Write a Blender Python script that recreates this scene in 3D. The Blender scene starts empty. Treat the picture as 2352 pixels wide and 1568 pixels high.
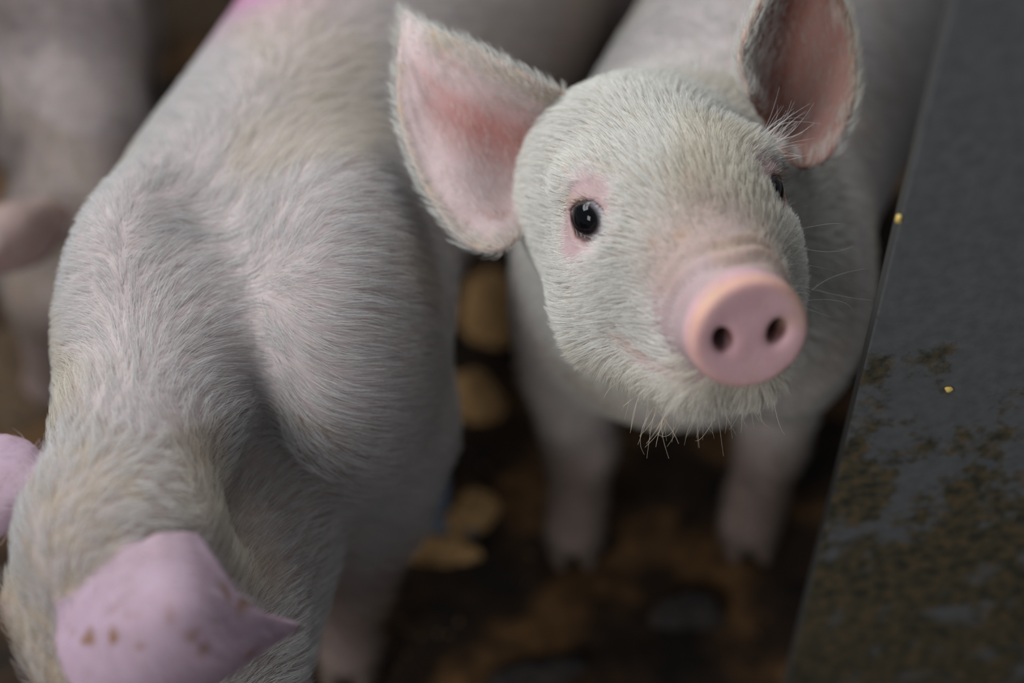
import bpy, math, random
import numpy as np
from mathutils import Vector, Matrix
from mathutils.kdtree import KDTree

rng = np.random.default_rng(7)
random.seed(7)
SC = bpy.context.scene
COL = SC.collection

# ------------------------------------------------------------------ camera
cam = bpy.data.cameras.new('camera')
cam_o = bpy.data.objects.new('camera', cam)
COL.objects.link(cam_o)
cam_o.location = (0, 0, 0.8)
cam_o.rotation_euler = (math.radians(46), 0, 0)
cam.sensor_width = 36
cam.lens = 50
cam.clip_start = 0.05
cam.dof.use_dof = True
cam.dof.focus_distance = 0.668
cam.dof.aperture_fstop = 2.0
cam.dof.aperture_blades = 0
SC.camera = cam_o

# ------------------------------------------------------------------ world, lamps, exposure
SC.view_settings.view_transform = 'Standard'
SC.view_settings.look = 'None'
SC.view_settings.gamma = 1
SC.view_settings.use_curve_mapping = False
SC.view_settings.exposure = 0.0
wd = bpy.data.worlds.new('barn_air')
SC.world = wd
wd.use_nodes = True
bg = wd.node_tree.nodes['Background']
bg.inputs[0].default_value = (0.80, 0.86, 0.95, 1)
bg.inputs[1].default_value = 0.27


def area(name, loc, target, sx, sy, power, color):
    l = bpy.data.lights.new(name, 'AREA')
    l.shape = 'RECTANGLE'
    l.size, l.size_y = sx, sy
    l.energy = power
    l.color = color
    o = bpy.data.objects.new(name, l)
    COL.objects.link(o)
    o.location = loc
    d = Vector(target) - Vector(loc)
    o.rotation_euler = d.to_track_quat('-Z', 'Y').to_euler()
    return o


area('barn_window_light', (-1.25, 0.75, 1.85), (-0.05, 0.6, 0.3), 1.1, 0.9, 39, (0.94, 0.97, 1.0))
area('front_fill_light', (-0.88, -0.90, 1.0), (0.02, 0.55, 0.28), 0.6, 0.7, 13.5, (0.96, 0.98, 1.0))  # added fill with no visible source, brightens snout, cheek and chest
area('ceiling_tube_light', (0.05, 1.75, 2.0), (0.05, 0.6, 0.3), 1.1, 0.05, 13, (0.93, 0.98, 1.0))


# ------------------------------------------------------------------ small helpers
def empty(name, loc, label=None, cat=None, group=None):
    o = bpy.data.objects.new(name, None)
    o.empty_display_size = 0.05
    COL.objects.link(o)
    o.location = loc
    if label: o['label'] = label
    if cat: o['category'] = cat
    if group: o['group'] = group
    return o


def tag(o, label, cat, group=None, kind=None):
    if label: o['label'] = label
    if cat: o['category'] = cat
    if group: o['group'] = group
    if kind: o['kind'] = kind
    return o


def mesh_obj(name, verts, faces, material, parent=None, smooth=True, colors=None):
    me = bpy.data.meshes.new(name)
    verts = np.asarray(verts, dtype=np.float64)
    if parent is not None:
        verts = verts - np.array(parent['_o'] if '_o' in parent else parent.location)
    if isinstance(faces, np.ndarray):
        n, k = faces.shape
        me.vertices.add(len(verts))
        me.vertices.foreach_set('co', verts.astype(np.float32).ravel())
        me.loops.add(n * k)
        me.loops.foreach_set('vertex_index', faces.astype(np.int32).ravel())
        me.polygons.add(n)
        me.polygons.foreach_set('loop_start', np.arange(0, n * k, k, dtype=np.int32))
        me.update(calc_edges=True)
    else:
        me.from_pydata(verts.tolist(), [], faces)
        me.update()
    me.validate()
    if smooth:
        me.polygons.foreach_set('use_smooth', np.ones(len(me.polygons), dtype=bool))
    if colors is not None:
        a = me.color_attributes.new('skin_colour', 'FLOAT_COLOR', 'POINT')
        a.data.foreach_set('color', np.c_[colors, np.ones(len(colors))].astype(np.float32).ravel())
    if material:
        me.materials.append(material)
    o = bpy.data.objects.new(name, me)
    COL.objects.link(o)
    if parent is not None:
        o.parent = parent
    return o


def hash3(i, j, k, seed):
    h = (i * 374761393 + j * 668265263 + k * 2147483647 + seed * 1274126177) & 0xFFFFFFFF
    h = ((h ^ (h >> 13)) * 1274126177) & 0xFFFFFFFF
    h = h ^ (h >> 16)
    return (h & 0xFFFF) / 65535.0


def vnoise(P, freq, seed=0):
    """value noise in -1..1 on points P (N,3)"""
    Q = P * freq + 100.0
    I = np.floor(Q).astype(np.int64)
    F = Q - I
    F = F * F * (3 - 2 * F)
    out = 0
    for a in (0, 1):
        for b in (0, 1):
            for c in (0, 1):
                w = (F[:, 0] if a else 1 - F[:, 0]) * (F[:, 1] if b else 1 - F[:, 1]) * (F[:, 2] if c else 1 - F[:, 2])
                out = out + w * hash3(I[:, 0] + a, I[:, 1] + b, I[:, 2] + c, seed)
    return out * 2 - 1


def sstep(a, b, x):
    t = np.clip((x - a) / (b - a), 0, 1)
    return t * t * (3 - 2 * t)


# ------------------------------------------------------------------ materials
def new_mat(name):
    m = bpy.data.materials.new(name)
    m.use_nodes = True
    nt = m.node_tree
    return m, nt, nt.nodes['Principled BSDF']


def node(nt, kind, **kw):
    n = nt.nodes.new(kind)
    for k, v in kw.items():
        setattr(n, k, v)
    return n


def skin_material(name, rough=0.62, sss=0.35, bump=0.25):
    m, nt, b = new_mat(name)
    at = node(nt, 'ShaderNodeAttribute', attribute_name='skin_colour')
    tc = node(nt, 'ShaderNodeTexCoord')
    n1 = node(nt, 'ShaderNodeTexNoise')
    n1.inputs['Scale'].default_value = 90
    n1.inputs['Detail'].default_value = 4
    nt.links.new(tc.outputs['Object'], n1.inputs['Vector'])
    mx = node(nt, 'ShaderNodeMix', data_type='RGBA', blend_type='MULTIPLY')
    mx.inputs[0].default_value = 0.35
    cr = node(nt, 'ShaderNodeValToRGB')
    cr.color_ramp.elements[0].position = 0.3
    cr.color_ramp.elements[0].color = (0.72, 0.62, 0.6, 1)
    cr.color_ramp.elements[1].position = 0.65
    cr.color_ramp.elements[1].color = (1, 1, 1, 1)
    nt.links.new(n1.outputs[0], cr.inputs[0])
    nt.links.new(at.outputs['Color'], mx.inputs[6])
    nt.links.new(cr.outputs[0], mx.inputs[7])
    nt.links.new(mx.outputs[2], b.inputs['Base Color'])
    b.inputs['Roughness'].default_value = rough
    b.inputs['Specular IOR Level'].default_value = 0.25
    b.inputs['Subsurface Weight'].default_value = sss
    b.inputs['Subsurface Radius'].default_value = (1.0, 0.32, 0.18)
    b.inputs['Subsurface Scale'].default_value = 0.006
    n2 = node(nt, 'ShaderNodeTexNoise')
    n2.inputs['Scale'].default_value = 420
    n2.inputs['Detail'].default_value = 3
    nt.links.new(tc.outputs['Object'], n2.inputs['Vector'])
    bp = node(nt, 'ShaderNodeBump')
    bp.inputs['Strength'].default_value = bump
    bp.inputs['Distance'].default_value = 0.0008
    nt.links.new(n2.outputs[0], bp.inputs['Height'])
    nt.links.new(bp.outputs[0], b.inputs['Normal'])
    return m


def hair_material(name):
    m, nt, b = new_mat(name)
    at = node(nt, 'ShaderNodeAttribute', attribute_name='hair_colour')
    tr = node(nt, 'ShaderNodeBsdfTranslucent')
    ad = node(nt, 'ShaderNodeMixShader')
    ad.inputs[0].default_value = 0.38
    nt.links.new(at.outputs['Color'], b.inputs['Base Color'])
    nt.links.new(at.outputs['Color'], tr.inputs['Color'])
    b.inputs['Roughness'].default_value = 0.45
    b.inputs['Specular IOR Level'].default_value = 0.4
    nt.links.new(b.outputs[0], ad.inputs[1])
    nt.links.new(tr.outputs[0], ad.inputs[2])
    out = nt.nodes['Material Output']
    nt.links.new(ad.outputs[0], out.inputs['Surface'])
    return m


SKIN = skin_material('piglet_skin')
HAIR = hair_material('piglet_bristle')

m_eye, nt, b = new_mat('piglet_eyeball')
at = node(nt, 'ShaderNodeAttribute', attribute_name='skin_colour')
nt.links.new(at.outputs['Color'], b.inputs['Base Color'])
b.inputs['Roughness'].default_value = 0.04
b.inputs['Specular IOR Level'].default_value = 0.22
b.inputs['Coat Weight'].default_value = 0.0
b.inputs['Coat Roughness'].default_value = 0.02
EYE = m_eye

m_hoof, nt, b = new_mat('hoof_horn')
tc = node(nt, 'ShaderNodeTexCoord')
nz = node(nt, 'ShaderNodeTexNoise')
nz.inputs['Scale'].default_value = 120
nt.links.new(tc.outputs['Object'], nz.inputs['Vector'])
cr = node(nt, 'ShaderNodeValToRGB')
cr.color_ramp.elements[0].color = (0.03, 0.02, 0.015, 1)
cr.color_ramp.elements[1].color = (0.12, 0.08, 0.06, 1)
nt.links.new(nz.outputs[0], cr.inputs[0])
nt.links.new(cr.outputs[0], b.inputs['Base Color'])
b.inputs['Roughness'].default_value = 0.6
HOOF = m_hoof


# ------------------------------------------------------------------ implicit-surface kit
def sd_ellipsoid(P, c, r, B=None):
    q = P - c
    if B is not None:
        q = q @ np.asarray(B).T
    k0 = np.sqrt(((q / r) ** 2).sum(1))
    k1 = np.sqrt(((q / (np.asarray(r) ** 2)) ** 2).sum(1)) + 1e-9
    return k0 * (k0 - 1) / k1


def sd_cone(P, a, b, ra, rb):
    a = np.asarray(a, float); b = np.asarray(b, float)
    ba = b - a
    t = np.clip(((P - a) @ ba) / (ba @ ba), 0, 1)
    return np.sqrt(((P - a - t[:, None] * ba) ** 2).sum(1)) - (ra + (rb - ra) * t)


def smin(a, b, k):
    h = np.clip(0.5 + 0.5 * (b - a) / k, 0, 1)
    return b + (a - b) * h - k * h * (1 - h)


def smax(a, b, k):
    return -smin(-a, -b, k)


def sd_loft(P, st):
    """st rows: x,y,z,half width,half height.  Cross-sections along the straight line first->last."""
    st = np.asarray(st, float)
    A, B = st[0, :3], st[-1, :3]
    ax = (B - A) * np.array([1, 1, 0]); L = np.linalg.norm(ax); ax /= L
    side = np.array([ax[1], -ax[0], 0])
    sk = (st[:, :3] - A) @ ax
    s = (P - A) @ ax
    fine = np.linspace(sk[0], sk[-1], 161)
    # smooth interpolation of the station values
    vals = np.stack([np.interp(fine, sk, st[:, i]) for i in range(5)], 1)
    ker = np.hanning(33); ker /= ker.sum()
    pad = np.pad(vals, ((16, 16), (0, 0)), mode='reflect', reflect_type='odd')
    vals = np.stack([np.convolve(pad[:, i], ker, 'valid') for i in range(5)], 1)
    sc = np.clip(s, sk[0], sk[-1])
    g = [np.interp(sc, fine, vals[:, i]) for i in range(5)]
    d = P - np.stack(g[:3], 1)
    a = d @ side
    bb = d[:, 2]
    w, h = g[3], g[4]
    m = np.minimum(w, h)
    over = (s - sc) / m
    return (np.sqrt((a / w) ** 2 + (bb / h) ** 2 + over ** 2) - 1) * m


def catmull(p, n):
    p = np.asarray(p, float)
    t = np.linspace(0, len(p) - 1, n)
    i = np.minimum(t.astype(int), len(p) - 2)
    f = (t - i)[:, None]
    ext = np.concatenate([[2 * p[0] - p[1]], p, [2 * p[-1] - p[-2]]])
    a, b_, c, d = ext[i], ext[i + 1], ext[i + 2], ext[i + 3]
    return 0.5 * (2 * b_ + (c - a) * f + (2 * a - 5 * b_ + 4 * c - d) * f ** 2 + (3 * b_ - a - 3 * c + d) * f ** 3)


def ear_surface(rows, ns=110, ntt=90):
    """rows: list over base->tip of lists of 3-D points across; gives (ns,nt,3)"""
    rows = [catmull(r, ntt) for r in rows]
    G = np.stack(rows, 0)
    out = np.stack([catmull(G[:, j], ns) for j in range(ntt)], 1)
    ds = np.gradient(out, axis=0); dt = np.gradient(out, axis=1)
    nn = np.cross(ds, dt); nn /= np.linalg.norm(nn, axis=2)[:, :, None] + 1e-9
    s = np.linspace(0, 1, ns)[:, None]; t = np.linspace(0, 1, ntt)[None]
    amp = 0.0011 * np.sin(np.pi * t) ** 0.5 * sstep(1.0, 0.5, s) * (0.5 + 0.5 * np.sin(3 + 5 * s))
    fold = np.cos(2 * np.pi * (t * 4.6 + 0.7 * s + 0.25 * np.sin(4 * s))) + 1.6 * np.exp(-((t - 0.27 + 0.1 * s) / 0.06) ** 2)
    return out + nn * (amp * fold)[:, :, None]


def grade(lo, hi, f0, f1, fine, coarse):
    """axis samples: fine inside f0..f1, growing to coarse outside"""
    xs = list(np.arange(f0, f1 + fine, fine))
    h = fine; x = xs[-1]
    while x < hi:
        h = min(coarse, h * 1.12); x += h; xs.append(x)
    h = fine; x = xs[0]
    while x > lo:
        h = min(coarse, h * 1.12); x -= h; xs.insert(0, x)
    return np.array(xs)


def polygonise(fn, xs, ys, zs, B=6):
    nx, ny, nz = len(xs), len(ys), len(zs)
    f = np.full((nx, ny, nz), 1.0, np.float32)
    bx, by, bz = -(-nx // B), -(-ny // B), -(-nz // B)

    def cen(a, nb):
        lo = a[np.minimum(np.arange(nb) * B, len(a) - 1)]
        hi = a[np.minimum(np.arange(nb) * B + B, len(a) - 1)]
        return (lo + hi) / 2, (hi - lo) / 2
    cx, hx = cen(xs, bx); cy, hy = cen(ys, by); cz, hz = cen(zs, bz)
    G = np.stack(np.meshgrid(cx, cy, cz, indexing='ij'), -1).reshape(-1, 3)
    Hd = np.sqrt(hx[:, None, None] ** 2 + hy[None, :, None] ** 2 + hz[None, None, :] ** 2).ravel()
    fc = fn(G)
    # everything deep inside is negative even where not evaluated
    act = np.nonzero(np.abs(fc) < Hd * 1.7 + 0.004)[0]
    inside = np.nonzero(fc < 0)[0]
    bi = np.stack(np.unravel_index(inside, (bx, by, bz)), 1)
    fv = np.repeat(np.repeat(np.repeat((fc < 0).reshape(bx, by, bz), B, 0), B, 1), B, 2)[:nx, :ny, :nz]
    f[fv] = -1.0
    off = np.stack(np.meshgrid(*[np.arange(B)] * 3, indexing='ij'), -1).reshape(-1, 3)
    ab = np.stack(np.unravel_index(act, (bx, by, bz)), 1) * B
    idx = (ab[:, None, :] + off[None]).reshape(-1, 3)
    idx = idx[(idx[:, 0] < nx) & (idx[:, 1] < ny) & (idx[:, 2] < nz)]
    for k in range(0, len(idx), 400000):
        ii = idx[k:k + 400000]
        P = np.stack([xs[ii[:, 0]], ys[ii[:, 1]], zs[ii[:, 2]]], 1)
        f[ii[:, 0], ii[:, 1], ii[:, 2]] = fn(P)
    sgn = f < 0
    cnt = np.zeros((nx - 1, ny - 1, nz - 1), np.int8)
    for a in (0, 1):
        for b_ in (0, 1):
            for c in (0, 1):
                cnt += sgn[a:nx - 1 + a, b_:ny - 1 + b_, c:nz - 1 + c]
    cells = np.stack(np.nonzero((cnt > 0) & (cnt < 8)), 1)
    cid = np.full(cnt.shape, -1, np.int32)
    cid[cells[:, 0], cells[:, 1], cells[:, 2]] = np.arange(len(cells))
    acc = np.zeros((len(cells), 3)); num = np.zeros(len(cells))
    for axis in range(3):
        o1, o2 = [i for i in range(3) if i != axis]
        for a in (0, 1):
            for b_ in (0, 1):
                p0 = cells.copy(); p0[:, o1] += a; p0[:, o2] += b_
                p1 = p0.copy(); p1[:, axis] += 1
                f0 = f[p0[:, 0], p0[:, 1], p0[:, 2]]; f1 = f[p1[:, 0], p1[:, 1], p1[:, 2]]
                mk = (f0 < 0) != (f1 < 0)
                t = np.where(mk, f0 / np.where(mk, f0 - f1, 1), 0)
                X0 = np.stack([xs[p0[:, 0]], ys[p0[:, 1]], zs[p0[:, 2]]], 1)
                X1 = np.stack([xs[p1[:, 0]], ys[p1[:, 1]], zs[p1[:, 2]]], 1)
                acc += np.where(mk[:, None], X0 + (X1 - X0) * t[:, None], 0)
                num += mk
    V = acc / np.maximum(num, 1)[:, None]
    quads = []
    for axis in range(3):
        o1, o2 = (axis + 1) % 3, (axis + 2) % 3
        sl0 = [slice(1, -1)] * 3; sl0[axis] = slice(0, -1)
        sl1 = [slice(1, -1)] * 3; sl1[axis] = slice(1, None)
        ch = sgn[tuple(sl0)] != sgn[tuple(sl1)]
        e = np.stack(np.nonzero(ch), 1)
        e[:, o1] += 1; e[:, o2] += 1
        def cell(d1, d2):
            q = e.copy(); q[:, o1] += d1; q[:, o2] += d2
            return cid[q[:, 0], q[:, 1], q[:, 2]]
        Q = np.stack([cell(-1, -1), cell(0, -1), cell(0, 0), cell(-1, 0)], 1)
        flip = ~sgn[e[:, 0], e[:, 1], e[:, 2]]
        Q[flip] = Q[flip][:, ::-1]
        quads.append(Q)
    Q = np.concatenate(quads)
    Q = Q[(Q >= 0).all(1)]
    # two Newton steps onto the true surface, then a light relax
    for _ in range(2):
        e = 0.0006
        f0 = fn(V)
        g = np.stack([fn(V + np.eye(3)[i] * e) - f0 for i in range(3)], 1) / e
        g2 = (g ** 2).sum(1) + 1e-6
        stp = np.clip(f0 / np.sqrt(g2), -0.002, 0.002)
        V = V - g / np.sqrt(g2)[:, None] * stp[:, None] * 0.8
    return V, Q


def vertex_normals(V, Q):
    n = np.cross(V[Q[:, 2]] - V[Q[:, 0]], V[Q[:, 3]] - V[Q[:, 1]])
    N = np.zeros_like(V)
    for i in range(4):
        for k in range(3):
            N[:, k] += np.bincount(Q[:, i], n[:, k], len(V))
    return N / (np.linalg.norm(N, axis=1)[:, None] + 1e-12)


# ------------------------------------------------------------------ pig head in its own frame (millimetres)
def head_sdf(L, detail=True):
    """L (N,3): x to the animal's left/right, y dorsal, z along the muzzle.  mm in, mm out"""
    X = np.abs(L[:, 0]); S = np.stack([X, L[:, 1], L[:, 2]], 1)
    f = sd_ellipsoid(L, (0, -6, -52), (51, 46, 58))
    f = smin(f, sd_ellipsoid(L, (0, 2, -8), (44, 30, 40)), 20)
    f = smin(f, sd_ellipsoid(S, (26, -38, -10), (33, 37, 48)), 22)
    f = smin(f, sd_ellipsoid(S, (34, -18, 2), (19, 20, 26)), 16)
    f = smin(f, sd_ellipsoid(S, (37, 12, -14), (16, 13, 17)), 14)           # brow
    f = smin(f, sd_cone(L, (0, -12, 5), (0, -27.5, 63), 37, 30), 18)
    f = smin(f, sd_cone(S, (25, -51, 2), (11, -59, 54), 31, 18.5), 12)        # lower jaw
    if detail:
        # wrinkles across the top of the muzzle
        ang = np.arctan2(X, L[:, 1] + 27)
        win = sstep(52, 66, L[:, 2]) * (1 - sstep(82, 86, L[:, 2])) * (1 - sstep(1.5, 2.3, ang))
        f = f + win * (1.15 + 0.35 * vnoise(L, 0.06, 18)) * np.cos((L[:, 2] + X * 0.12 + 2.0 * vnoise(L, 0.05, 19) - 84) * 2 * np.pi / 9.5)
    # snout disc with a raised rim
    q = L - np.array([0, -26, 0])
    rr = np.sqrt(q[:, 0] ** 2 + (q[:, 1] * 1.04) ** 2)
    dr = rr - (21.6 + 1.6 * sstep(-20, 15, -q[:, 1])); dz = np.abs(L[:, 2] - 88) - 3.6
    disc = np.minimum(np.maximum(dr, dz), 0) + np.sqrt(np.maximum(dr, 0) ** 2 + np.maximum(dz, 0) ** 2) - 3.6
    f = smin(f, disc, 7)
    if detail:
        f = f + 2.6 * np.exp(-((L[:, 2] - 76.5) / 2.6) ** 2) * np.exp(-((rr - 30) / 6) ** 2) * sstep(-30, 5, L[:, 1] + 20)
        f = f + 1.6 * np.exp(-((rr / 15) ** 4)) * np.exp(-((L[:, 2] - 96) / 5) ** 2)   # slight hollow of the disc
    # nostrils: slanted pits
    c, s = math.cos(0.35), math.sin(0.35)
    nx = (X - 12.0) * c - (L[:, 1] + 27.5) * s; ny = (X - 12.0) * s + (L[:, 1] + 27.5) * c
    nos = np.sqrt((nx / 4.2) ** 2 + (ny / 5.8) ** 2 + (np.maximum(0, 84 - L[:, 2]) / 7) ** 2)
    f = smax(f, -(nos - 1) * 4.2, 4.0)
    # mouth line, corner curling up
    mth = mouth_dist(L) - 1.6
    f = smax(f, -mth, 3.0)
    # eye: lids bulge over the ball, then an almond opening
    ec = np.array(EYE_C); ed = np.array(EYE_D)
    f = smin(f, np.sqrt(((S - ec) ** 2).sum(1)) - 13.6, 5)
    q = S - ec
    h = np.array([0.0, 1.0, 0.0]); h = h - ed * (h @ ed); h /= np.linalg.norm(h)
    t = np.cross(ed, h)
    # tilt the slit: inner corner lower
    h2 = h * math.cos(0.30) + t * math.sin(0.30); t2 = t * math.cos(0.30) - h * math.sin(0.30)
    a, b_, d = q @ t2, q @ h2, q @ ed
    alm = np.maximum(np.abs(b_ + 0.2) - 9.2 * (1 - np.minimum(np.abs(a) / 11.6, 1.2) ** 2.4), 0.5 - d)
    alm = np.maximum(alm, d - 22)
    f = smax(f, -alm * 0.8, 1.2)
    # ring of fold round the eye
    if detail:
        ring = np.sqrt(((q - ed * 7) ** 2).sum(1)) - 16.5
        f = f + 0.5 * np.exp(-(ring / 1.8) ** 2)
    return f


EYE_C = (38.0, 0.5, -1.5)
EYE_D = np.array([0.57, 0.06, 0.82]) / np.linalg.norm([0.57, 0.06, 0.82])


class Head:
    def __init__(self, O, w, u, scale=1.0):
        w = np.array(w, float); w /= np.linalg.norm(w)
        u = np.array(u, float); u -= w * (u @ w); u /= np.linalg.norm(u)
        self.B = np.stack([u, np.cross(w, u), w]); self.O = np.array(O, float); self.k = scale * 0.001

    def local(self, P):
        return (P - self.O) @ self.B.T / self.k

    def world(self, L):
        return self.O + np.asarray(L, float) @ self.B * self.k


class Pig:
    """the implicit shape of one piglet: trunk loft, muscle masses, legs, head, ears"""

    def __init__(self, head, trunk, masses, legs, ears, neck, detail=True, ear_extra=0.0):
        self.head, self.trunk, self.masses, self.legs, self.neck, self.detail = head, trunk, masses, legs, neck, detail
        self.ears = []
        for rows in ears:
            G = ear_surface(rows)
            ns, ntt, _ = G.shape
            s = np.linspace(0, 1, ns)[:, None]; t = np.linspace(0, 1, ntt)[None]
            r = ear_extra + 0.0014 + 0.0014 * (1 - s) * (1 - (2 * t - 1) ** 4) + 0.0004 * np.abs(2 * t - 1) ** 6
            pts = G.reshape(-1, 3)
            kd = KDTree(len(pts))
            for i, p in enumerate(pts):
                kd.insert(p, i)
            kd.balance()
            self.ears.append((pts, kd, r.ravel(), pts.min(0) - 0.015, pts.max(0) + 0.015))

    def ear_field(self, P):
        f = np.full(len(P), 0.05)
        for pts, kd, r, lo, hi in self.ears:
            m = np.nonzero(((P > lo) & (P < hi)).all(1))[0]
            if len(m) == 0: continue
            res = [kd.find(p) for p in P[m].tolist()]
            d = np.array([x[2] for x in res]) - r[np.array([x[1] for x in res])]
            f[m] = np.minimum(f[m], d)
        return f

    def __call__(self, P):
        f = sd_loft(P, self.trunk)
        for c, r, k, *B in self.masses:
            f = smin(f, sd_ellipsoid(P, np.array(c), np.array(r), B[0] if B else None), k)
        for a, b, ra, rb in self.neck:
            f = smin(f, sd_cone(P, a, b, ra, rb), 0.03 if self.detail else 0.018)
        for leg in self.legs:
            g = None
            for (a, b) in zip(leg[:-1], leg[1:]):
                c = sd_cone(P, a[:3], b[:3], a[3], b[3])
                g = c if g is None else smin(g, c, 0.008)
            # two toes
            e = np.array(leg[-1][:3])
            f = smin(f, g, 0.022)
        k = self.head.k
        L = self.head.local(P)
        near = np.abs(L - np.array([0, -15, 10])).max(1) < 150
        hf = np.full(len(P), 0.06)
        if near.any():
            hf[near] = head_sdf(L[near], self.detail) * k
        f = smin(f, hf, 0.022 if self.detail else 0.014)
        f = smin(f, self.ear_field(P), 0.006)
        return f


def hair_curves(name, root, tips, bend, radius, colors, parent, npt=4):
    """root,tips (N,3) world; bend (N,3) offset of the middle"""
    N = len(root)
    t = np.linspace(0, 1, npt)[None, :, None]
    P = root[:, None] * (1 - t) + tips[:, None] * t + bend[:, None] * (4 * t * (1 - t))
    P = P - np.array(parent.location)
    hc = bpy.data.hair_curves.new(name)
    hc.add_curves([npt] * N)
    hc.attributes['position'].data.foreach_set('vector', P.astype(np.float32).ravel())
    ra = hc.attributes.new('radius', 'FLOAT', 'POINT')
    prof = np.linspace(1, 0.25, npt)[None]
    ra.data.foreach_set('value', (np.asarray(radius).reshape(-1, 1) * prof * np.ones((N, npt))).astype(np.float32).ravel())
    ca = hc.attributes.new('hair_colour', 'FLOAT_COLOR', 'CURVE')
    ca.data.foreach_set('color', np.c_[colors, np.ones(N)].astype(np.float32).ravel())
    hc.materials.append(HAIR)
    o = bpy.data.objects.new(name, hc)
    COL.objects.link(o)
    o.parent = parent
    return o


def grow_coat(name, V, Q, N, dens, length, flow, lift, count, parent, tint, r0=0.00011, clump=0.5, cell=0.004, seed=1, wander=0.35):
    """scatter bristles over the quads; dens,length,lift per vertex, flow (N,3) per vertex"""
    g = np.random.default_rng(seed)
    T = np.concatenate([Q[:, [0, 1, 2]], Q[:, [0, 2, 3]]])
    A = np.linalg.norm(np.cross(V[T[:, 1]] - V[T[:, 0]], V[T[:, 2]] - V[T[:, 0]]), axis=1)
    wgt = A * dens[T].mean(1)
    cs = np.cumsum(wgt); tot = cs[-1]
    ti = np.searchsorted(cs, g.random(count) * tot)
    ti = np.minimum(ti, len(T) - 1)
    r1 = np.sqrt(g.random(count)); r2 = g.random(count)
    bc = np.stack([1 - r1, r1 * (1 - r2), r1 * r2], 1)
    tv = T[ti]
    mixv = lambda a: (a[tv] * bc[:, :, None]).sum(1) if a.ndim == 2 else (a[tv] * bc).sum(1)
    root = mixv(V); nn = mixv(N); nn /= np.linalg.norm(nn, axis=1)[:, None] + 1e-9
    fl = mixv(flow)
    # gentle meander of the flow, then tangent
    for k, fq in enumerate((18, 60)):
        fl = fl + wander / (k + 1) * np.stack([vnoise(root, fq, 11 * k + i + seed) for i in range(3)], 1)
    fl += g.normal(0, 0.12, fl.shape)
    fl -= nn * (fl * nn).sum(1)[:, None]
    fl /= np.linalg.norm(fl, axis=1)[:, None] + 1e-9
    ln = mixv(length) * (0.6 + 0.7 * g.random(count))
    lf = mixv(lift)
    d = fl * np.cos(lf)[:, None] + nn * np.sin(lf)[:, None]
    tips = root + d * ln[:, None]
    if clump > 0:
        ng = max(50, int(count / 14))
        gi = g.choice(count, ng, replace=False)
        kd = KDTree(ng)
        for i, p in enumerate(root[gi].tolist()): kd.insert(p, i)
        kd.balance()
        own = np.array([kd.find(p)[1] for p in root.tolist()])
        gt = tips[gi][own]
        ok = np.linalg.norm(root - root[gi][own], axis=1) < cell
        cl = (clump * ok * (0.5 + 0.5 * g.random(count)))[:, None]
        nt_ = tips * (1 - cl) + gt * cl
        tips = nt_
    bend = nn * (ln * 0.10)[:, None]
    col = mixv(tint) * (0.72 + 0.36 * g.random((count, 1)))
    rad = r0 * (0.7 + 0.6 * g.random(count))
    o = hair_curves(name, root, tips, bend, rad, col, parent)
    o['kind'] = 'stuff'
    return o


def uv_ball(c, r, B, n=40, m=28):
    """ball with its pole along B[2]; returns verts, faces, polar angle"""
    vs, th = [], []
    for i in range(m + 1):
        t = math.pi * i / m
        for j in range(n):
            p = 2 * math.pi * j / n
            vs.append((math.sin(t) * math.cos(p), math.sin(t) * math.sin(p), math.cos(t))); th.append(t)
    vs = np.array(vs)
    fs = [(i * n + j, i * n + (j + 1) % n, (i + 1) * n + (j + 1) % n, (i + 1) * n + j)[::1] for i in range(m) for j in range(n)]
    return np.array(c) + vs @ np.asarray(B) * r, fs, np.array(th)


def add_eyes(head, parent, gaze_tilt=0.0):
    for sx in (-1, 1):
        c = (np.array(EYE_C) + 1.4 * EYE_D) * (sx, 1, 1)
        d = np.array([0.76 * sx, 0.08, 0.64]); d /= np.linalg.norm(d)
        cw = head.world(c); dw = d @ head.B
        up = head.B[1] - dw * (head.B[1] @ dw); up /= np.linalg.norm(up)
        B = np.stack([np.cross(up, dw), up, dw])
        r = 12.7 * head.k
        V, F, th = uv_ball(cw, r, B)
        # a cornea standing slightly proud of the ball
        bul = 1 + 0.07 * (1 - sstep(0.25, 0.75, th))
        V = cw + (V - cw) * bul[:, None]
        cols = np.zeros((len(V), 3))
        s = sstep(0.64, 0.73, th)[:, None]; p = sstep(0.50, 0.60, th)[:, None]
        iris = (1 - p) * np.array([0.002, 0.002, 0.003]) + p * np.array([0.012, 0.010, 0.011])
        cols = iris * (1 - s) + s * np.array([0.50, 0.47, 0.50])
        mesh_obj('eye', V, F, EYE, parent, colors=cols)


def add_hooves(legs, parent):
    for leg in legs:
        e = np.array(leg[-1][:3]); r = leg[-1][3]
        fw = np.array([0, -1.0, 0])
        for sx in (-1, 1):
            cx = e[0] + sx * r * 0.52
            vs, fs = [], []
            n = 12
            for k, (zz, sc_, sh) in enumerate([(0.020, 0.80, 0.0), (0.012, 0.95, -0.003), (0.003, 1.05, -0.006), (0.0005, 1.0, -0.006)]):
                for j in range(n):
                    a = 2 * math.pi * j / n
                    rx = r * 0.50 * sc_; ry = r * 0.95 * sc_
                    px = math.cos(a) * rx; py = math.sin(a) * ry
                    if math.sin(a) < 0: px *= 1 - 0.35 * abs(math.sin(a))
                    vs.append((cx + px, e[1] + py + sh, zz))
            for k in range(3):
                for j in range(n):
                    fs.append((k * n + j, (k + 1) * n + j, (k + 1) * n + (j + 1) % n, k * n + (j + 1) % n))
            fs.append(tuple(range(n))); fs.append(tuple(range(4 * n - 1, 3 * n - 1, -1)))
            mesh_obj('hoof', vs, fs, HOOF, parent)


MOUTH = [(0, -53.5, 88), (14, -54, 82), (25, -54, 70), (33, -53, 55), (38, -49, 43), (41, -43, 35)]


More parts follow.
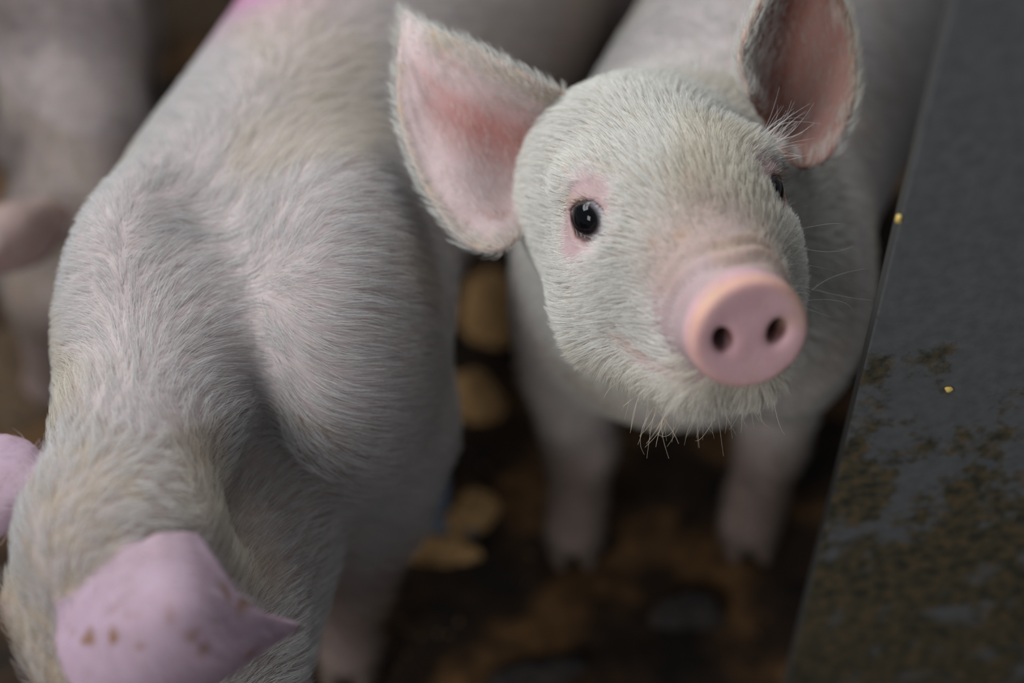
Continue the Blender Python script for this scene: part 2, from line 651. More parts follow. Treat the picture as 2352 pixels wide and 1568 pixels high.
def mouth_dist(L):
    S = np.stack([np.abs(L[:, 0]), L[:, 1], L[:, 2]], 1)
    d = np.full(len(L), 1e3)
    for a, b_ in zip(MOUTH[:-1], MOUTH[1:]):
        d = np.minimum(d, sd_cone(S, a, b_, 0, 0))
    return d


def skin_colours(pig, V, N, stain_seed=3):
    """albedo of the hide: pink skin, redder round eyes, snout and inside the ears"""
    L = pig.head.local(V)
    X = np.abs(L[:, 0])
    base = np.tile(np.array([0.58, 0.485, 0.475]), (len(V), 1))
    base *= (1 + 0.05 * vnoise(V, 35, 5) + 0.05 * vnoise(V, 9, 6))[:, None]

    def blend(mask, colour):
        nonlocal base
        base = base * (1 - mask[:, None]) + mask[:, None] * np.array(colour)
    inh = (np.abs(L - np.array([0, -20, 10])).max(1) < 125)
    # muzzle top, pinker
    blend(inh * 0.85 * sstep(36, 68, L[:, 2]) * sstep(-62, -48, L[:, 1]) * (1 - sstep(10, 22, L[:, 1])), [0.37, 0.265, 0.27])
    # round the eyes
    S = np.stack([X, L[:, 1], L[:, 2]], 1)
    e0 = np.array(EYE_C) + EYE_D * 8
    de = np.sqrt((((S - e0 + np.array([0, 5.5, 0])) * np.array([1, 0.58, 0.95])) ** 2).sum(1)) + 2 * vnoise(L, 0.08, 8)
    blend(inh * 0.8 * (1 - sstep(13, 20, de)), [0.37, 0.245, 0.245])
    q = S - np.array(EYE_C)
    h = np.array([0.0, 1.0, 0.0]); h = h - EYE_D * (h @ EYE_D); h /= np.linalg.norm(h); t = np.cross(EYE_D, h)
    h2 = h * math.cos(0.30) + t * math.sin(0.30); t2 = t * math.cos(0.30) - h * math.sin(0.30)
    slit = np.abs(q @ h2 + 0.2) - 9.2 * (1 - np.minimum(np.abs(q @ t2) / 11.6, 1.2) ** 2.4)
    blend(inh * 0.8 * (1 - sstep(-0.3, 1.5, slit)) * (q @ EYE_D > 0) * (np.sqrt((q ** 2).sum(1)) < 18), [0.17, 0.10, 0.09])
    # snout disc
    rr = np.sqrt(L[:, 0] ** 2 + (L[:, 1] + 26) ** 2)
    disc = inh * sstep(80, 86, L[:, 2]) * (1 - sstep(30, 34, rr))
    mth = mouth_dist(L)
    blend(inh * 0.75 * (1 - sstep(2, 5.5, mth)), [0.40, 0.22, 0.20])
    blend(inh * (1 - sstep(1, 4.5, np.sqrt(((S - np.array([41, -42, 34.0])) ** 2).sum(1)))) * sstep(-0.2, 0.2, vnoise(L, 0.4, 15)), [0.10, 0.05, 0.04])
    blend(inh * 0.6 * (1 - sstep(30, 55, L[:, 2])) * (de > 20), [0.33, 0.26, 0.20])
    # grimy roots under the bristles of the forehead
    blend(inh * 0.55 * sstep(-0.3, 0.6, vnoise(L, 0.12, 16)) * sstep(-8, 6, L[:, 1]) * (1 - sstep(14, 30, L[:, 2])), [0.38, 0.30, 0.19])
    blend(disc, [0.53, 0.325, 0.34])
    rim = inh * sstep(86, 91, L[:, 2]) * np.exp(-((rr - 27) / 4.5) ** 2) * (0.6 + 0.4 * sstep(-40, 0, L[:, 1]))
    blend(0.8 * rim * (0.6 + 0.4 * sstep(-30, -10, L[:, 1])), [0.60, 0.345, 0.20])
    nosd = np.sqrt((X - 12) ** 2 + (L[:, 1] + 27.5) ** 2)
    blend(inh * 0.9 * (1 - sstep(4, 7, nosd)) * sstep(76, 80, L[:, 2]) * (1 - sstep(90, 94, L[:, 2])), [0.14, 0.05, 0.035])
    blend(inh * 0.7 * sstep(26, 46, L[:, 2] - 0.35 * X) * sstep(-26, -8, L[:, 1]) * (1 - sstep(64, 74, L[:, 2])), [0.34, 0.25, 0.21])
    # brown crumbs at the inner corner of the eye
    cor = np.array([35, -9, 10.0])
    dc = np.sqrt(((S - cor) ** 2).sum(1))
    blend(inh * (1 - sstep(3, 10, dc)) * sstep(0.1, 0.5, vnoise(L, 0.35, 9)), [0.16, 0.07, 0.03])
    und = np.sqrt((((S - np.array([41, -20.0, 8.0])) * np.array([0.7, 1, 0.6])) ** 2).sum(1))
    blend(inh * 0.85 * (1 - sstep(3, 9, und)) * sstep(-0.8, 0.1, vnoise(L, 0.2, 10)), [0.30, 0.145, 0.10])
    for sp_, rs in (((-15, 3, 50), 3.2), ((-26, -1, 42), 2.6), ((4, 8, 40), 2.2), ((-9, 6, 43), 1.8)):
        blend(inh * 0.6 * np.exp(-((L - np.array(sp_)) ** 2).sum(1) / rs ** 2 * 0.6), [0.34, 0.18, 0.08])
    # dirt on muzzle and jowl
    blend(inh * 0.4 * sstep(0.35, 0.7, vnoise(L, 0.045, 12)), [0.45, 0.33, 0.22])
    leg = 1 - sstep(0.075, 0.19, V[:, 2] + 0.03 * vnoise(V, 30, 17))
    blend(0.8 * leg, [0.17, 0.11, 0.085])
    return base


def blend_to(base, mask, colour):
    return base * (1 - mask[:, None]) + mask[:, None] * np.array(colour)



# ------------------------------------------------------------------ ear sheets: rows run base -> tip, points run across (metres)
EAR_NEAR_LEFT = [
    [(0.0252, 0.6067, 0.3889), (0.0168, 0.6101, 0.3636), (0.0089, 0.5936, 0.3422), (0.0031, 0.5561, 0.3365)],
    [(0.0107, 0.6029, 0.3993), (0.0032, 0.6084, 0.3690), (-0.0058, 0.5840, 0.3467), (-0.0078, 0.5443, 0.3386)],
    [(-0.0057, 0.6089, 0.4056), (-0.0181, 0.6097, 0.3776), (-0.0257, 0.5823, 0.3593), (-0.0257, 0.5484, 0.3429)],
    [(-0.0255, 0.6209, 0.4094), (-0.0372, 0.6175, 0.3856), (-0.0447, 0.5955, 0.3701), (-0.0464, 0.5751, 0.3619)],
    [(-0.0425, 0.6333, 0.4093), (-0.0496, 0.6300, 0.3972), (-0.0539, 0.6189, 0.3886), (-0.0574, 0.6071, 0.3821)],
    [(-0.0551, 0.6492, 0.4099), (-0.0556, 0.6487, 0.4094), (-0.0558, 0.6482, 0.4089), (-0.0560, 0.6476, 0.4082)],
]
EAR_NEAR_RIGHT = [
    [(0.1191, 0.6008, 0.3929), (0.1319, 0.6123, 0.3717), (0.1383, 0.6085, 0.3620), (0.1390, 0.5909, 0.3639)],
    [(0.1139, 0.6080, 0.4075), (0.1355, 0.6268, 0.3766), (0.1457, 0.6126, 0.3619), (0.1493, 0.5859, 0.3587)],
    [(0.1163, 0.6134, 0.4203), (0.1387, 0.6386, 0.3903), (0.1537, 0.6221, 0.3717), (0.1636, 0.5912, 0.3642)],
    [(0.1226, 0.6223, 0.4309), (0.1421, 0.6476, 0.4082), (0.1610, 0.6385, 0.3930), (0.1745, 0.6120, 0.3800)],
    [(0.1300, 0.6296, 0.4400), (0.1460, 0.6503, 0.4269), (0.1618, 0.6497, 0.4147), (0.1750, 0.6306, 0.4007)],
    [(0.1380, 0.6344, 0.4492), (0.1475, 0.6475, 0.4412), (0.1589, 0.6474, 0.4310), (0.1666, 0.6397, 0.4231)],
    [(0.1451, 0.6411, 0.4562), (0.1457, 0.6411, 0.4562), (0.1463, 0.6408, 0.4558), (0.1470, 0.6403, 0.4554)],
]
EAR_EATING_RIGHT = [
    [(-0.1860, 0.3660, 0.3009), (-0.1636, 0.3609, 0.3244), (-0.1443, 0.3635, 0.3342), (-0.1316, 0.3684, 0.3293)],
    [(-0.1869, 0.3501, 0.3060), (-0.1569, 0.3414, 0.3301), (-0.1354, 0.3463, 0.3380), (-0.1228, 0.3566, 0.3272)],
    [(-0.1821, 0.3277, 0.3044), (-0.1484, 0.3235, 0.3289), (-0.1262, 0.3307, 0.3363), (-0.1135, 0.3461, 0.3191)],
    [(-0.1665, 0.3114, 0.2947), (-0.1372, 0.3145, 0.3152), (-0.1173, 0.3252, 0.3205), (-0.1055, 0.3441, 0.3098)],
    [(-0.1397, 0.3197, 0.2846), (-0.1218, 0.3240, 0.3006), (-0.1080, 0.3325, 0.3065), (-0.0994, 0.3492, 0.2979)],
    [(-0.0970, 0.3513, 0.2885), (-0.0960, 0.3516, 0.2889), (-0.0953, 0.3519, 0.2892), (-0.0942, 0.3526, 0.2898)],
]
EAR_EATING_LEFT = [
    [(-0.2118, 0.4228, 0.3165), (-0.2120, 0.4122, 0.3170), (-0.2142, 0.4055, 0.3130), (-0.2179, 0.4033, 0.3035)],
    [(-0.2186, 0.4276, 0.3215), (-0.2198, 0.4148, 0.3198), (-0.2222, 0.4029, 0.3131), (-0.2256, 0.3967, 0.3010)],
    [(-0.2311, 0.4310, 0.3221), (-0.2340, 0.4162, 0.3183), (-0.2364, 0.4028, 0.3102), (-0.2391, 0.3933, 0.2975)],
    [(-0.2480, 0.4302, 0.3170), (-0.2519, 0.4174, 0.3109), (-0.2533, 0.4067, 0.3055), (-0.2542, 0.3999, 0.2985)],
    [(-0.2698, 0.4170, 0.2961), (-0.2704, 0.4163, 0.2954), (-0.2708, 0.4159, 0.2949), (-0.2712, 0.4153, 0.2944)],
]
EAR_FAR_RIGHT = [
    [(-0.2765, 0.7407, 0.1995), (-0.2664, 0.7399, 0.2058), (-0.2591, 0.7428, 0.2016)],
    [(-0.2693, 0.7239, 0.1965), (-0.2522, 0.7212, 0.2080), (-0.2420, 0.7319, 0.2048)],
    [(-0.2593, 0.7092, 0.1884), (-0.2395, 0.7075, 0.2010), (-0.2278, 0.7201, 0.1997)],
    [(-0.2421, 0.7032, 0.1822), (-0.2294, 0.7034, 0.1896), (-0.2207, 0.7112, 0.1904)],
    [(-0.2190, 0.7030, 0.1748), (-0.2181, 0.7034, 0.1752), (-0.2172, 0.7040, 0.1758)],
]
EAR_FAR = [
    [(-0.2921, 0.7271, 0.2142), (-0.3002, 0.7232, 0.2245), (-0.3115, 0.7232, 0.2245)],
    [(-0.2946, 0.7095, 0.2103), (-0.3074, 0.7018, 0.2311), (-0.3240, 0.7056, 0.2350)],
    [(-0.3025, 0.6921, 0.2067), (-0.3204, 0.6845, 0.2276), (-0.3433, 0.6979, 0.2271)],
    [(-0.3240, 0.6788, 0.2073), (-0.3367, 0.6750, 0.2178), (-0.3543, 0.6884, 0.2172)],
    [(-0.3543, 0.6730, 0.2014), (-0.3556, 0.6734, 0.2018), (-0.3570, 0.6740, 0.2024)],
]



# ------------------------------------------------------------------ the setting: dunged floor
def floor_material():
    m, nt, b = new_mat('dunged_floor')
    tc = node(nt, 'ShaderNodeTexCoord')
    n1 = node(nt, 'ShaderNodeTexNoise'); n1.inputs['Scale'].default_value = 14; n1.inputs['Detail'].default_value = 6
    n2 = node(nt, 'ShaderNodeTexNoise'); n2.inputs['Scale'].default_value = 70; n2.inputs['Detail'].default_value = 5
    nt.links.new(tc.outputs['Object'], n1.inputs['Vector']); nt.links.new(tc.outputs['Object'], n2.inputs['Vector'])
    c1 = node(nt, 'ShaderNodeValToRGB')
    e = c1.color_ramp.elements
    e[0].position = 0.36; e[0].color = (0.011, 0.0075, 0.005, 1)
    e[1].position = 0.62; e[1].color = (0.105, 0.056, 0.022, 1)
    x = e.new(0.50); x.color = (0.028, 0.015, 0.007, 1)
    nt.links.new(n1.outputs[0], c1.inputs[0])
    mx = node(nt, 'ShaderNodeMix', data_type='RGBA', blend_type='MULTIPLY'); mx.inputs[0].default_value = 0.8
    c2 = node(nt, 'ShaderNodeValToRGB')
    c2.color_ramp.elements[0].position = 0.3; c2.color_ramp.elements[0].color = (0.35, 0.33, 0.32, 1)
    c2.color_ramp.elements[1].position = 0.7; c2.color_ramp.elements[1].color = (1.5, 1.4, 1.3, 1)
    nt.links.new(n2.outputs[0], c2.inputs[0])
    nt.links.new(c1.outputs[0], mx.inputs[6]); nt.links.new(c2.outputs[0], mx.inputs[7])
    nt.links.new(mx.outputs[2], b.inputs['Base Color'])
    b.inputs['Roughness'].default_value = 0.85
    b.inputs['Specular IOR Level'].default_value = 0.2
    return m


nx, ny = 230, 230
gx, gy = np.meshgrid(np.linspace(-1.4, 1.4, nx), np.linspace(-0.4, 2.4, ny), indexing='ij')
FP = np.stack([gx.ravel(), gy.ravel(), np.zeros(nx * ny)], 1)
FP[:, 2] = -0.006 + 0.004 * vnoise(FP, 14, 1) + 0.002 * vnoise(FP, 45, 2)
ii = np.arange(nx * ny).reshape(nx, ny)
FQ = np.stack([ii[:-1, :-1].ravel(), ii[1:, :-1].ravel(), ii[1:, 1:].ravel(), ii[:-1, 1:].ravel()], 1)
fl = mesh_obj('floor', FP, FQ, floor_material())
fl['kind'] = 'structure'


# ------------------------------------------------------------------ grey pen panel on the right
def panel_material():
    m, nt, b = new_mat('grey_panel_board')
    tc = node(nt, 'ShaderNodeTexCoord')
    sep = node(nt, 'ShaderNodeSeparateXYZ'); nt.links.new(tc.outputs['Object'], sep.inputs[0])
    n1 = node(nt, 'ShaderNodeTexNoise'); n1.inputs['Scale'].default_value = 38; n1.inputs['Detail'].default_value = 7; n1.inputs['Roughness'].default_value = 0.65
    n2 = node(nt, 'ShaderNodeTexNoise'); n2.inputs['Scale'].default_value = 7; n2.inputs['Detail'].default_value = 3
    n3 = node(nt, 'ShaderNodeTexNoise'); n3.inputs['Scale'].default_value = 160; n3.inputs['Detail'].default_value = 3
    for n in (n1, n2, n3): nt.links.new(tc.outputs['Object'], n.inputs['Vector'])
    # dirt creeps up from the floor: more below z=.33, and along the free edge
    mr = node(nt, 'ShaderNodeMapRange'); mr.inputs[1].default_value = 0.36; mr.inputs[2].default_value = 0.20; mr.inputs[3].default_value = -0.22; mr.inputs[4].default_value = 0.07
    nt.links.new(sep.outputs['Z'], mr.inputs[0])
    me_ = node(nt, 'ShaderNodeMapRange'); me_.inputs[1].default_value = 0.045; me_.inputs[2].default_value = 0.0; me_.inputs[3].default_value = 0.0; me_.inputs[4].default_value = 0.10
    nt.links.new(sep.outputs['X'], me_.inputs[0])
    ze = node(nt, 'ShaderNodeMapRange'); ze.inputs[1].default_value = 0.42; ze.inputs[2].default_value = 0.36
    nt.links.new(sep.outputs['Z'], ze.inputs[0])
    mu = node(nt, 'ShaderNodeMath', operation='MULTIPLY'); nt.links.new(me_.outputs[0], mu.inputs[0]); nt.links.new(ze.outputs[0], mu.inputs[1])
    a1 = node(nt, 'ShaderNodeMath', operation='ADD'); nt.links.new(mr.outputs[0], a1.inputs[0]); nt.links.new(mu.outputs[0], a1.inputs[1])
    a2 = node(nt, 'ShaderNodeMath', operation='ADD'); nt.links.new(a1.outputs[0], a2.inputs[0]); nt.links.new(n1.outputs[0], a2.inputs[1])
    ma = node(nt, 'ShaderNodeMath', operation='MULTIPLY_ADD'); ma.inputs[1].default_value = 0.5; nt.links.new(n2.outputs[0], ma.inputs[0]); nt.links.new(a2.outputs[0], ma.inputs[2])
    cr = node(nt, 'ShaderNodeValToRGB'); cr.color_ramp.elements[0].position = 0.71; cr.color_ramp.elements[1].position = 0.80
    nt.links.new(ma.outputs[0], cr.inputs[0])
    dc = node(nt, 'ShaderNodeValToRGB')
    e = dc.color_ramp.elements
    e[0].position = 0.35; e[0].color = (0.022, 0.019, 0.010, 1); e[1].position = 0.7; e[1].color = (0.090, 0.058, 0.027, 1)
    x = e.new(0.5); x.color = (0.046, 0.040, 0.021, 1)
    nt.links.new(n3.outputs[0], dc.inputs[0])
    base = node(nt, 'ShaderNodeValToRGB')
    base.color_ramp.elements[0].position = 0.3; base.color_ramp.elements[0].color = (0.070, 0.071, 0.073, 1)
    base.color_ramp.elements[1].position = 0.7; base.color_ramp.elements[1].color = (0.092, 0.094, 0.096, 1)
    nt.links.new(n3.outputs[0], base.inputs[0])
    mx = node(nt, 'ShaderNodeMix', data_type='RGBA')
    nt.links.new(cr.outputs[0], mx.inputs[0]); nt.links.new(base.outputs[0], mx.inputs[6]); nt.links.new(dc.outputs[0], mx.inputs[7])
    # the cut edge of the board is darker
    ge = node(nt, 'ShaderNodeNewGeometry'); gs = node(nt, 'ShaderNodeSeparateXYZ'); nt.links.new(ge.outputs['Normal'], gs.inputs[0])
    gm = node(nt, 'ShaderNodeMapRange'); gm.inputs[1].default_value = -0.3; gm.inputs[2].default_value = -0.9
    nt.links.new(gs.outputs['X'], gm.inputs[0])
    m2 = node(nt, 'ShaderNodeMix', data_type='RGBA'); m2.inputs[7].default_value = (0.035, 0.033, 0.031, 1)
    nt.links.new(gm.outputs[0], m2.inputs[0]); nt.links.new(mx.outputs[2], m2.inputs[6])
    nt.links.new(m2.outputs[2], b.inputs['Base Color'])
    b.inputs['Roughness'].default_value = 0.65
    bp = node(nt, 'ShaderNodeBump'); bp.inputs['Strength'].default_value = 0.5; bp.inputs['Distance'].default_value = 0.001
    nt.links.new(n1.outputs[0], bp.inputs['Height']); nt.links.new(bp.outputs[0], b.inputs['Normal'])
    return m


def box_bevel(lo, hi, bev):
    """box with all edges chamfered, 24 verts"""
    lo, hi = np.array(lo, float), np.array(hi, float)
    import bmesh
    bm = bmesh.new()
    bmesh.ops.create_cube(bm, size=1)
    for v in bm.verts:
        v.co = Vector([lo[i] + (v.co[i] + 0.5) * (hi[i] - lo[i]) for i in range(3)])
    bmesh.ops.bevel(bm, geom=bm.edges[:], offset=bev, segments=2, profile=0.5, affect='EDGES')
    vs = [tuple(v.co) for v in bm.verts]
    bm.verts.index_update()
    fs = [[v.index for v in f.verts] for f in bm.faces]
    bm.free()
    return vs, fs


vs, fs = box_bevel((0.1672, 0.4786, 0.0), (0.95, 0.4866, 0.80), 0.0015)
pe = empty('pen_panel', (0.1672, 0.483, 0), 'dark grey pen panel standing upright on the right, brown dirt low down', 'panel')
mesh_obj('board', vs, fs, panel_material(), pe, smooth=False)


# ------------------------------------------------------------------ piglet looking up
def piglet_up():
    hd = Head((0.078, 0.527, 0.381), (0.2199, -0.9178, 0.3304), (0.9733, 0.2292, -0.0111))
    root = empty('piglet', (0.10, 0.62, 0.0), 'white piglet looking up at the camera with pink snout and pricked ears', 'piglet', 'piglets in the pen')
    trunk = [(0.098, 0.630, 0.255, 0.092, 0.100), (0.136, 0.72, 0.262, 0.096, 0.106), (0.186, 0.83, 0.265, 0.100, 0.112),
             (0.236, 0.95, 0.270, 0.100, 0.108), (0.275, 1.05, 0.272, 0.085, 0.092)]
    masses = [((0.050, 0.645, 0.225), (0.042, 0.055, 0.075), 0.03), ((0.165, 0.625, 0.225), (0.045, 0.055, 0.075), 0.03),
              ((0.21, 1.05, 0.22), (0.05, 0.07, 0.09), 0.03), ((0.325, 1.02, 0.22), (0.05, 0.07, 0.09), 0.03)]
    neck = [(hd.world((0, -20, -70)), (0.098, 0.640, 0.285), 0.058, 0.080)]
    legs = [[(0.042, 0.638, 0.20, 0.036), (0.036, 0.640, 0.165, 0.030), (0.046, 0.630, 0.095, 0.021), (0.046, 0.628, 0.045, 0.017), (0.044, 0.622, 0.020, 0.019)],
            [(0.166, 0.635, 0.20, 0.036), (0.170, 0.640, 0.165, 0.031), (0.171, 0.632, 0.095, 0.021), (0.168, 0.632, 0.045, 0.018), (0.166, 0.628, 0.020, 0.020)],
            [(0.205, 1.05, 0.19, 0.045), (0.200, 1.06, 0.15, 0.030), (0.205, 1.09, 0.105, 0.020), (0.207, 1.07, 0.045, 0.016), (0.205, 1.055, 0.020, 0.020)],
            [(0.330, 1.02, 0.19, 0.045), (0.332, 1.03, 0.15, 0.030), (0.330, 1.06, 0.105, 0.020), (0.329, 1.04, 0.045, 0.016), (0.327, 1.025, 0.020, 0.020)]]
    pig = Pig(hd, trunk, masses, legs, [EAR_NEAR_LEFT, EAR_NEAR_RIGHT], neck)
    xs = grade(-0.07, 0.42, -0.058, 0.19, 0.0017, 0.007)
    ys = grade(0.40, 1.18, 0.405, 0.69, 0.0017, 0.007)
    zs = grade(-0.005, 0.545, 0.285, 0.535, 0.0017, 0.007)
    V, Q = polygonise(pig, xs, ys, zs)
    return hd, root, pig, legs, V, Q


def ear_masks(pig, V, N, inner_dirs):
    """per vertex: ear mask (grows off the head), inner side mask, height along the ear, position across"""
    em = np.zeros(len(V)); inn = np.zeros(len(V)); s_ = np.zeros(len(V)); t_ = np.zeros(len(V))
    for (pts, kd, r, lo, hi), dr in zip(pig.ears, inner_dirs):
        m = np.nonzero(((V > lo) & (V < hi)).all(1))[0]
        res = [kd.find(p) for p in V[m].tolist()]
        d = np.array([x[2] for x in res]); i = np.array([x[1] for x in res])
        s = (i // 90) / 109.0; t = (i % 90) / 89.0
        k = 1 - sstep(0.003, 0.006, d)
        upd = k > em[m]
        mm = m[upd]
        em[mm] = k[upd]; s_[mm] = s[upd]; t_[mm] = t[upd]
        inn[mm] = sstep(-0.05, 0.35, (N[mm] @ np.array(dr)))
    return em, inn, s_, t_



def coat_fields(pig, V, N, back, em, inn, es, et, body_len, body_dens, body_lift):
    """bristle density, length, lift and growing direction for every vertex"""
    hd = pig.head
    L = hd.local(V)
    X = np.abs(L[:, 0]); sx = np.sign(L[:, 0])
    hw = 1 - sstep(115, 165, np.sqrt((L[:, 0] / 1.0) ** 2 + (L[:, 1] + 15) ** 2 + (L[:, 2] - 10) ** 2))
    back = np.array(back, float); back /= np.linalg.norm(back)
    u, v, w = hd.B
    tr = np.array(pig.trunk)
    spx = np.interp(V[:, 1], tr[:, 1], tr[:, 0])
    out = np.tanh((V[:, 0] - spx) / 0.035)
    bodyflow = back * 0.7 + np.array([0, 0, -0.7]) + np.stack([out, 0 * out, 0 * out], 1) * 0.75
    cheek = sstep(10, 45, X) * sstep(15, -25, L[:, 1])
    low = sstep(-40, -70, L[:, 1])
    hf = -w * (1 - 0.35 * low)[:, None] - v * (0.45 * cheek + 0.5 * low)[:, None] + u * ((0.35 + 0.9 * sstep(-15, -50, L[:, 2])) * sx * sstep(0, 40, X) * sstep(-40, 10, L[:, 1]))[:, None]
    flow = bodyflow * (1 - hw)[:, None] + hf * hw[:, None]
    dens = body_dens * (1 - hw) + 1.0 * hw
    length = body_len * (1 - hw) + 0.0092 * hw
    lift = body_lift * (1 - hw) + 0.42 * hw
    # head details
    on = hw > 0.3
    S = np.stack([X, L[:, 1], L[:, 2]], 1)
    e0 = np.array(EYE_C) + EYE_D * 8
    de = np.sqrt((((S - e0 + np.array([0, 5.5, 0])) * np.array([1, 0.58, 0.95])) ** 2).sum(1)) + 2.0 * vnoise(L, 0.09, 21)
    dens = np.where(on, dens * (0.04 + 0.96 * sstep(12.5, 17.5, de)), dens)
    length = np.where(on, length * (0.55 + 0.45 * sstep(14, 30, de)), length)
    rr = np.sqrt(L[:, 0] ** 2 + (L[:, 1] + 26) ** 2)
    muz = on * sstep(34, 70, L[:, 2] + 0.25 * L[:, 1] + 6) * sstep(-52, -34, L[:, 1])
    dens = dens * (1 - 0.93 * muz); length = length * (1 - 0.5 * muz)
    disc = on * sstep(74, 79, L[:, 2]) * sstep(-62, -54, L[:, 1])
    dens = dens * (1 - disc)
    mo = 1 - sstep(2.0, 5.0, mouth_dist(L))
    dens = np.where(on, dens * (1 - 0.85 * mo), dens)
    dens = np.where(on & (np.sqrt(((S - np.array(EYE_C)) ** 2).sum(1)) < 14.2), 0, dens)
    lift = np.where(on, lift + 0.25 * low, lift)
    # ears
    for (pts, kd, r, lo, hi) in pig.ears:
        tipd = pts[-1] - pts[45]; tipd /= np.linalg.norm(tipd)
        sel = ((V > lo) & (V < hi)).all(1) * em
        flow = flow * (1 - sel[:, None]) + sel[:, None] * tipd
    edge = np.maximum(1 - sstep(0.0, 0.10, et), sstep(0.90, 1.0, et))
    ed = np.maximum(edge, sstep(0.86, 1.0, es))
    dens = dens * (1 - em) + em * (0.45 * (1 - inn) + inn * (0.08 + 0.35 * (1 - sstep(0.12, 0.34, et)) + 0.34 * ed * (0.35 + 0.65 * sstep(0.3, 0.6, et))))
    length = length * (1 - em) + em * (0.0055 + 0.003 * ed)
    lift = lift * (1 - em) + em * 0.35
    return np.maximum(dens, 0), length, lift, flow


def coat_tint(pig, V, base=(0.84, 0.825, 0.775)):
    t = np.tile(np.array(base), (len(V), 1))
    y = sstep(0.05, 0.6, vnoise(V, 22, 31))
    return t * (1 - 0.5 * y[:, None]) + 0.5 * y[:, None] * np.array([0.74, 0.66, 0.50])


# ------------------------------------------------------------------ first piglet
hd, root, pig, legs, V, Q = piglet_up()
N = vertex_normals(V, Q)
em, inn, es, et = ear_masks(pig, V, N, [(-0.1, -0.75, 0.6), (0.35, -0.8, 0.35)])
colr = skin_colours(pig, V, N)
colr = blend_to(colr, em * inn * sstep(0.04, 0.16, et) * (1 - sstep(0.9, 0.99, et)) * (1 - sstep(0.75, 0.98, es)), [0.56, 0.43, 0.425])
colr = blend_to(colr, em * inn * np.exp(-((et - 0.42) / 0.16) ** 2) * (1 - sstep(0.35, 0.9, es)) * 0.9, [0.38, 0.15, 0.13])
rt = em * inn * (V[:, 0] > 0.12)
colr = blend_to(colr, 0.85 * rt, [0.29, 0.13, 0.095])  # shade of the right inner ear, put into its skin colour
vein = sstep(0.25, 0.6, vnoise(np.stack([es * 2.0, et * 9.0, V[:, 0] * 20], 1), 1.6, 71))
colr = blend_to(colr, 0.35 * em * inn * vein, [0.42, 0.20, 0.18])
colr = blend_to(colr, em * (1 - inn) * 0.6, [0.64, 0.44, 0.42])
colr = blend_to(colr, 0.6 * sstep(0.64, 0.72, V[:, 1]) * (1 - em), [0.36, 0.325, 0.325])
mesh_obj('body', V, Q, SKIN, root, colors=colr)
add_eyes(hd, root)
add_hooves(legs, root)
dens, length, lift, flow = coat_fields(pig, V, N, (0.3, 0.95, 0), em, inn, es, et, 0.012, 0.22, 0.2)
dens = dens * np.where(V[:, 1] > 0.95, 0.25, 1)
Lh = hd.local(V)
tint = coat_tint(pig, V)
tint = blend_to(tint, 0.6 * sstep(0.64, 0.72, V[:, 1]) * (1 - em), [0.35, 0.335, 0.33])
tint = blend_to(tint, 0.7 * sstep(26, 46, Lh[:, 2] - 0.35 * np.abs(Lh[:, 0])) * sstep(-26, -8, Lh[:, 1]), [0.52, 0.43, 0.365])
tint = blend_to(tint, 0.55 * sstep(-48, -66, Lh[:, 1]) * (Lh[:, 2] > -20) * (Lh[:, 1] > -100), [0.74, 0.67, 0.55])
tint = blend_to(tint, 0.85 * (1 - sstep(0.075, 0.19, V[:, 2] + 0.03 * vnoise(V, 30, 17))), [0.22, 0.15, 0.11])
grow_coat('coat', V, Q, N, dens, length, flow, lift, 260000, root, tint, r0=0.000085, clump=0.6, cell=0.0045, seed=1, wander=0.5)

UP = (hd, root)


